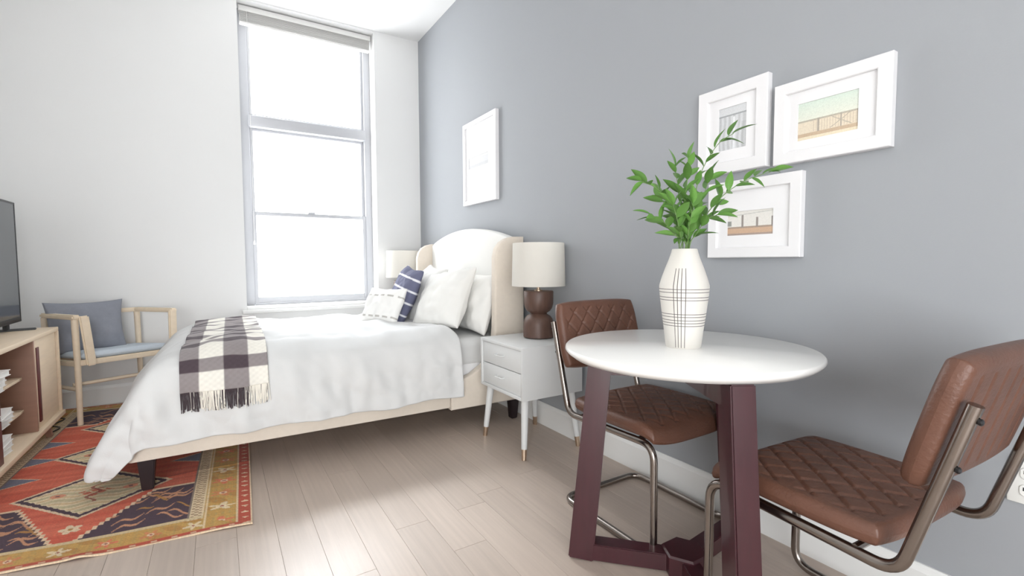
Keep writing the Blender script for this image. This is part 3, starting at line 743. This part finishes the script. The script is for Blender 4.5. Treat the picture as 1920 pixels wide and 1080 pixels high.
def picture(y0, y1, z0, z1, fwid, win_, kind, label, depth=.03):
    """win_: (left,right,bottom,top) of print in frame fractions, left = far side (large y)"""
    W_, H_ = y1-y0, z1-z0
    t = thing('picture_frame', (XW, (y0+y1)/2, z0), 0, label, 'picture frame', 'framed prints on the grey wall')
    ya, yb = -W_/2, W_/2
    bm = bmesh.new(); x0, x1 = -depth, -.001; c_ = .0025
    loops = []
    for xx, ins in ((x1, 0), (x0+c_, 0), (x0, c_), (x0, fwid-c_), (x0+c_, fwid), (x1, fwid)):
        loops.append([bm.verts.new((xx, yy, zz)) for yy, zz in ((ya+ins, ins), (yb-ins, ins), (yb-ins, H_-ins), (ya+ins, H_-ins))])
    for q in range(6):
        A_, B_ = loops[q], loops[(q+1) % 6]
        for k in range(4): bm.faces.new((A_[k], A_[(k+1) % 4], B_[(k+1) % 4], B_[k]))
    obj('frame', bm, M['frame_white'], t)
    l, r_, b, tp = win_; pl, prr = yb-l*W_, yb-r_*W_; pb, pt = b*H_, tp*H_
    bm = bmesh.new(); xm = -depth+.012
    for q in ((pl, yb-fwid, fwid, H_-fwid), (ya+fwid, prr, fwid, H_-fwid), (prr, pl, fwid, pb), (prr, pl, pt, H_-fwid)): box(bm, xm, xm+.003, q[0], q[1], q[2], q[3])
    obj('mat_board', bm, M['matboard'], t, smooth=False)
    n = 90; g = np.linspace(0, 1, n); Uq, Vq = np.meshgrid(g, g, indexing='ij')
    P = np.stack([np.full_like(Uq, xm+.0035), pl+.002+(prr-pl-.004)*Uq, pb-.002+(pt-pb+.004)*Vq], -1)
    Pk = P.copy(); Pk[..., 0] += .001
    me = grid_mesh('print', P, Pk); set_col(me, np.concatenate([paint(kind).reshape(-1, 3)]*2)); link('print', me, M['print'], t, smooth=False)
    return t
picture(.997, 1.289, 1.388, 1.726, .045, (.30, .70, .27, .76), 'curtain', 'white portrait frame with grey curtain print, left of the three grouped frames')
picture(.619, .972, 1.382, 1.662, .040, (.22, .74, .26, .71), 'pier', 'white landscape frame with pale green sky and pier print, highest on the right')
picture(.870, 1.235, 1.053, 1.352, .040, (.22, .72, .29, .60), 'huts', 'white landscape frame with sandy beach print, lowest of the grouped frames')
picture(2.975, 3.505, 1.492, 2.135, .035, (.16, .76, .44, .57), 'plain', 'tall white frame with a small grey print above the bed')

# outlet
ot = thing('wall_outlet', (XW, .305, .41), 0, 'white double wall outlet low on the grey wall at right', 'outlet')
obj('cover_plate', B(-.006, -.0005, -.037, .037, 0, .118, .003), M['plastic'], ot)
for zc in (.037, .081):
    bm = bmesh.new(); lathe(bm, [(.0165, 0), (.0165, .002), (.0155, .003)], 24)
    for vtx in bm.verts: vtx.co.y = max(-.0135, min(.0135, vtx.co.y))
    s = obj('socket', bm, M['plastic'], ot, smooth=False); s.matrix_local = Matrix.Translation((-.006, 0, zc)) @ Matrix.Rotation(R(-90), 4, 'Y')
    for yy in (-.0065, .0065): 
        q = obj('slot', B(.0028, .0036, yy-.0012, yy+.0012, -.001, .008), M['slot'], s, smooth=False)
        q.matrix_local = Matrix.Rotation(R(90), 4, 'Y') @ Matrix.Translation((-.0064, 0, 0))

# ------------------------------------------------------------------ media console (front faces the room, +x)
cs = thing('media_console', (-.838, 0, 0), 0, 'pale oak media console with open shelves and a sliding door under the television', 'console')
cx0, cy0, cy1, cz0, cz1 = -.43, 2.25, 3.93, .125, .655
obj('top_panel', B(cx0, 0, cy0, cy1, cz1-.024, cz1, .003), M['oak'], cs)
obj('bottom_panel', B(cx0, .012, cy0, cy1, cz0-.012, cz0+.014, .003), M['oak'], cs)
obj('end_panel', B(cx0, 0, cy1-.024, cy1, cz0+.014, cz1-.024, .002), M['oak'], cs)
obj('end_panel', B(cx0, 0, cy0, cy0+.024, cz0+.014, cz1-.024, .002), M['oak'], cs)
obj('back_panel', B(cx0, cx0+.01, cy0+.024, cy1-.024, cz0+.014, cz1-.024), M['oak_dark'], cs, smooth=False)
obj('divider', B(cx0+.01, -.006, 3.472, 3.49, cz0+.014, cz1-.024, .001), M['oak_dark'], cs)
obj('divider', B(cx0+.01, -.03, 2.75, 2.768, cz0+.014, cz1-.024, .001), M['oak_dark'], cs)
for z in (.442, .268): obj('shelf', B(cx0+.01, -.055, 2.768, 3.472, z-.014, z, .001), M['oak'], cs)
dr = obj('sliding_door', B(-.03, -.012, 3.50, 3.90, cz0+.016, cz1-.026, .002), M['oak'], cs)
obj('finger_pull', B(-.013, -.006, 3.53, 3.568, cz0+.05, cz1-.07, .002), M['maroon'], dr)
dr = obj('sliding_door', B(-.022, -.004, 2.30, 2.985, cz0+.016, cz1-.026, .002), M['maroon'], cs)
for y in (3.80, 2.4):
    for x, ox in ((-.06, .02), (-.37, -.02)):
        bm = bmesh.new(); beam(bm, (x+ox, y+(.02 if y > 3 else -.02), .008 if x > -.2 or 1 else 0), (x, y, cz0-.01), .026, .026, .04, .04, side=(1, 0, 0)); obj('leg', bm, M['oak_dark'], cs)
# white books on the shelves
bk = [(-.93, 3.06, .4425, .20, .15, .035, 4, 'on the upper console shelf, top of its stack'), (-.93, 3.1, .2685, .2, .15, .03, 4, ''), (-.93, 3.1, .1395, .2, .15, .04, 3, '')]
names = [['bottom', 'second', 'third', 'top'], ['bottom', 'second', 'third', 'top'], ['bottom', 'middle', 'top']]
shelfn = ['upper console shelf', 'middle console shelf', 'console floor']
for q, (bx_, by_, z, lx, ly, hh, n, _) in enumerate(bk):
    for k in range(n):
        t = thing('book', (bx_+.01*k, by_+.012*(k % 2)-.02*k, z+k*(hh*.75+.001)), R(random.uniform(-6, 6)), f'white closed book, {names[q][k]} one in the stack on the {shelfn[q]}', 'book', 'white books in the media console')
        h2 = hh*.75
        bm = bmesh.new(); box(bm, -.06, .06, -.085, .085, 0, .003); box(bm, -.06, .06, -.085, .085, h2-.003, h2); box(bm, -.06, -.057, -.085, .085, .003, h2-.003); obj('cover', bm, M['book'], t, smooth=False)
        obj('pages', B(-.056, .056, -.081, .081, .0032, h2-.0032), M['linen_warm'], t, smooth=False)

# television, screen faces +x, turned slightly
tv = thing('television', (-1.012, 3.36, .655), R(0), 'flat television with thin dark bezel standing on the oak console', 'television')
tw, thh, zb = 1.13, .70, .045
obj('screen', B(.008, .014, -tw/2+.012, tw/2-.012, zb+.03, zb+thh-.012), M['screen'], tv, smooth=False)
bm = bmesh.new()
box(bm, -.025, .016, tw/2-.013, tw/2, zb, zb+thh, .003); box(bm, -.025, .016, -tw/2, -tw/2+.013, zb, zb+thh, .003)
box(bm, -.025, .016, -tw/2+.013, tw/2-.013, zb+thh-.013, zb+thh, .003); box(bm, -.025, .016, -tw/2+.013, tw/2-.013, zb, zb+.031, .003)
obj('bezel', bm, M['black'], tv)
obj('back_cover', B(-.05, .007, -tw/2+.012, tw/2-.012, zb+.02, zb+thh-.02, .01), M['black'], tv)
for y in (-.43, .43):
    bm = bmesh.new(); beam(bm, (-.13, y, .006), (.1, y+.04*np.sign(y), .006), .03, .012); beam(bm, (-.015, y, .008), (-.015, y, zb+.03), .04, .02, side=(0, 1, 0)); obj('stand_foot', bm, M['black'], tv)

# ------------------------------------------------------------------ armchair by the window wall
FL, FR, BL, BRr = Vector((-.765, 3.985, 0)), Vector((-.275, 4.22, 0)), Vector((-.985, 4.29, 0)), Vector((-.525, 4.475, 0))
ac = thing('armchair', (-.64, 4.24, 0), 0, 'pale ash wood armchair with light blue seat by the window wall', 'armchair')
A0 = Vector((-.64, 4.24, 0))
def ap(u, v, z): p = (FL*(1-u)+FR*u)*(1-v)+(BL*(1-u)+BRr*u)*v; return Vector((p.x, p.y, z))-A0
zleg = .008
def acp(name, bm, mtl=None): return obj(name, bm, mtl or M['oak_chair'], ac)
for u in (0, 1):
    bm = bmesh.new(); tube(bm, [ap(u, .04, zleg), ap(u, .03, .4), ap(u, .05, .685)], .015, 14, r1=.019); acp('leg', bm)
    bm = bmesh.new(); tube(bm, [ap(u, .93, zleg), ap(u, .95, .4), ap(u, .97, .685)], .015, 14, r1=.019); acp('leg', bm)
    # flat arm board folding down past the seat at the front
    uo = u+(.01 if u else -.01)
    bm = bmesh.new(); beam(bm, ap(u, 1.0, .70), ap(u, -.02, .70), .045, .03, side=(FR-FL), bev=.008); acp('arm_rest', bm)
    sdv = (FR-FL).normalized(); u2 = .06 if u == 0 else .97
    bm = bmesh.new(); beam(bm, ap(u2, -.02, .708), ap(u2+(.05 if u == 0 else -.01), -.03, .385), .05, .024, side=sdv, bev=.008); acp('arm_board', bm)
    bm = bmesh.new(); tube(bm, [ap(u, .04, .235), ap(u, .93, .235)], .012, 10); acp('stretcher', bm)
bm = bmesh.new(); beam(bm, ap(-.02, .97, .70), ap(1.02, .97, .70), .028, .03, bev=.008); acp('back_rail', bm)
bm = bmesh.new(); tube(bm, [ap(0, .2, .26), ap(1, .2, .26)], .012, 10); acp('stretcher', bm)
bm = bmesh.new(); beam(bm, ap(0, .04, .405), ap(1, .04, .405), .03, .035, bev=.006); acp('seat_rail', bm)
bm = bmesh.new(); beam(bm, ap(0, .93, .395), ap(1, .93, .395), .03, .035, bev=.006); acp('seat_rail', bm)
for u in (.02, .98):
    bm = bmesh.new(); beam(bm, ap(u, .04, .4), ap(u, .93, .39), .03, .035, bev=.006); acp('seat_rail', bm)
n = 30; P = np.zeros((n, n, 3)); Pk = np.zeros((n, n, 3))
for i in range(n):
    for j in range(n):
        a, b = i/(n-1), j/(n-1); e = min(a, 1-a, b, 1-b); q = min(1, e/.09); hgt = math.sqrt(1-(1-q)**2)
        p = ap(.04+.92*a, .05+.84*b, .442); P[i, j] = p+Vector((0, 0, .026*hgt-.012*b)); Pk[i, j] = p-Vector((0, 0, .02*hgt+.001+.012*b))
link('seat_cushion', grid_mesh('seat_cushion', P, Pk), M['pale_blue'], ac, ang=60)
cu = link('throw_pillow', pillow_mesh('throw_pillow', .42, .36, .13, 12), M['grey_fabric'])
dv = (BRr-BL).normalized(); bk_ = Vector((-dv.y, dv.x, 0)); c = BL*.6+BRr*.40-bk_*.085; c.z = .61
upv = (Vector((0, 0, 1))*.96+bk_*.2).normalized(); nrm = dv.cross(upv)
cu.matrix_world = Matrix.Translation(c) @ Matrix((dv, upv, nrm)).transposed().to_4x4()
tag(cu, 'grey linen cushion leaning in the wooden armchair', 'cushion')

# power cord trailing under the console
bm = bmesh.new(); tube(bm, fillet([(-.90, 3.86, .013), (-.86, 3.98, .013), (-.93, 4.06, .013), (-.88, 4.2, .013), (-.98, 4.3, .005), (-1.1, 4.42, .005)], .06, 6), .004, 8)
tag(obj('power_cord', bm, M['black']), 'thin black power cord on the floor behind the console', 'cord')
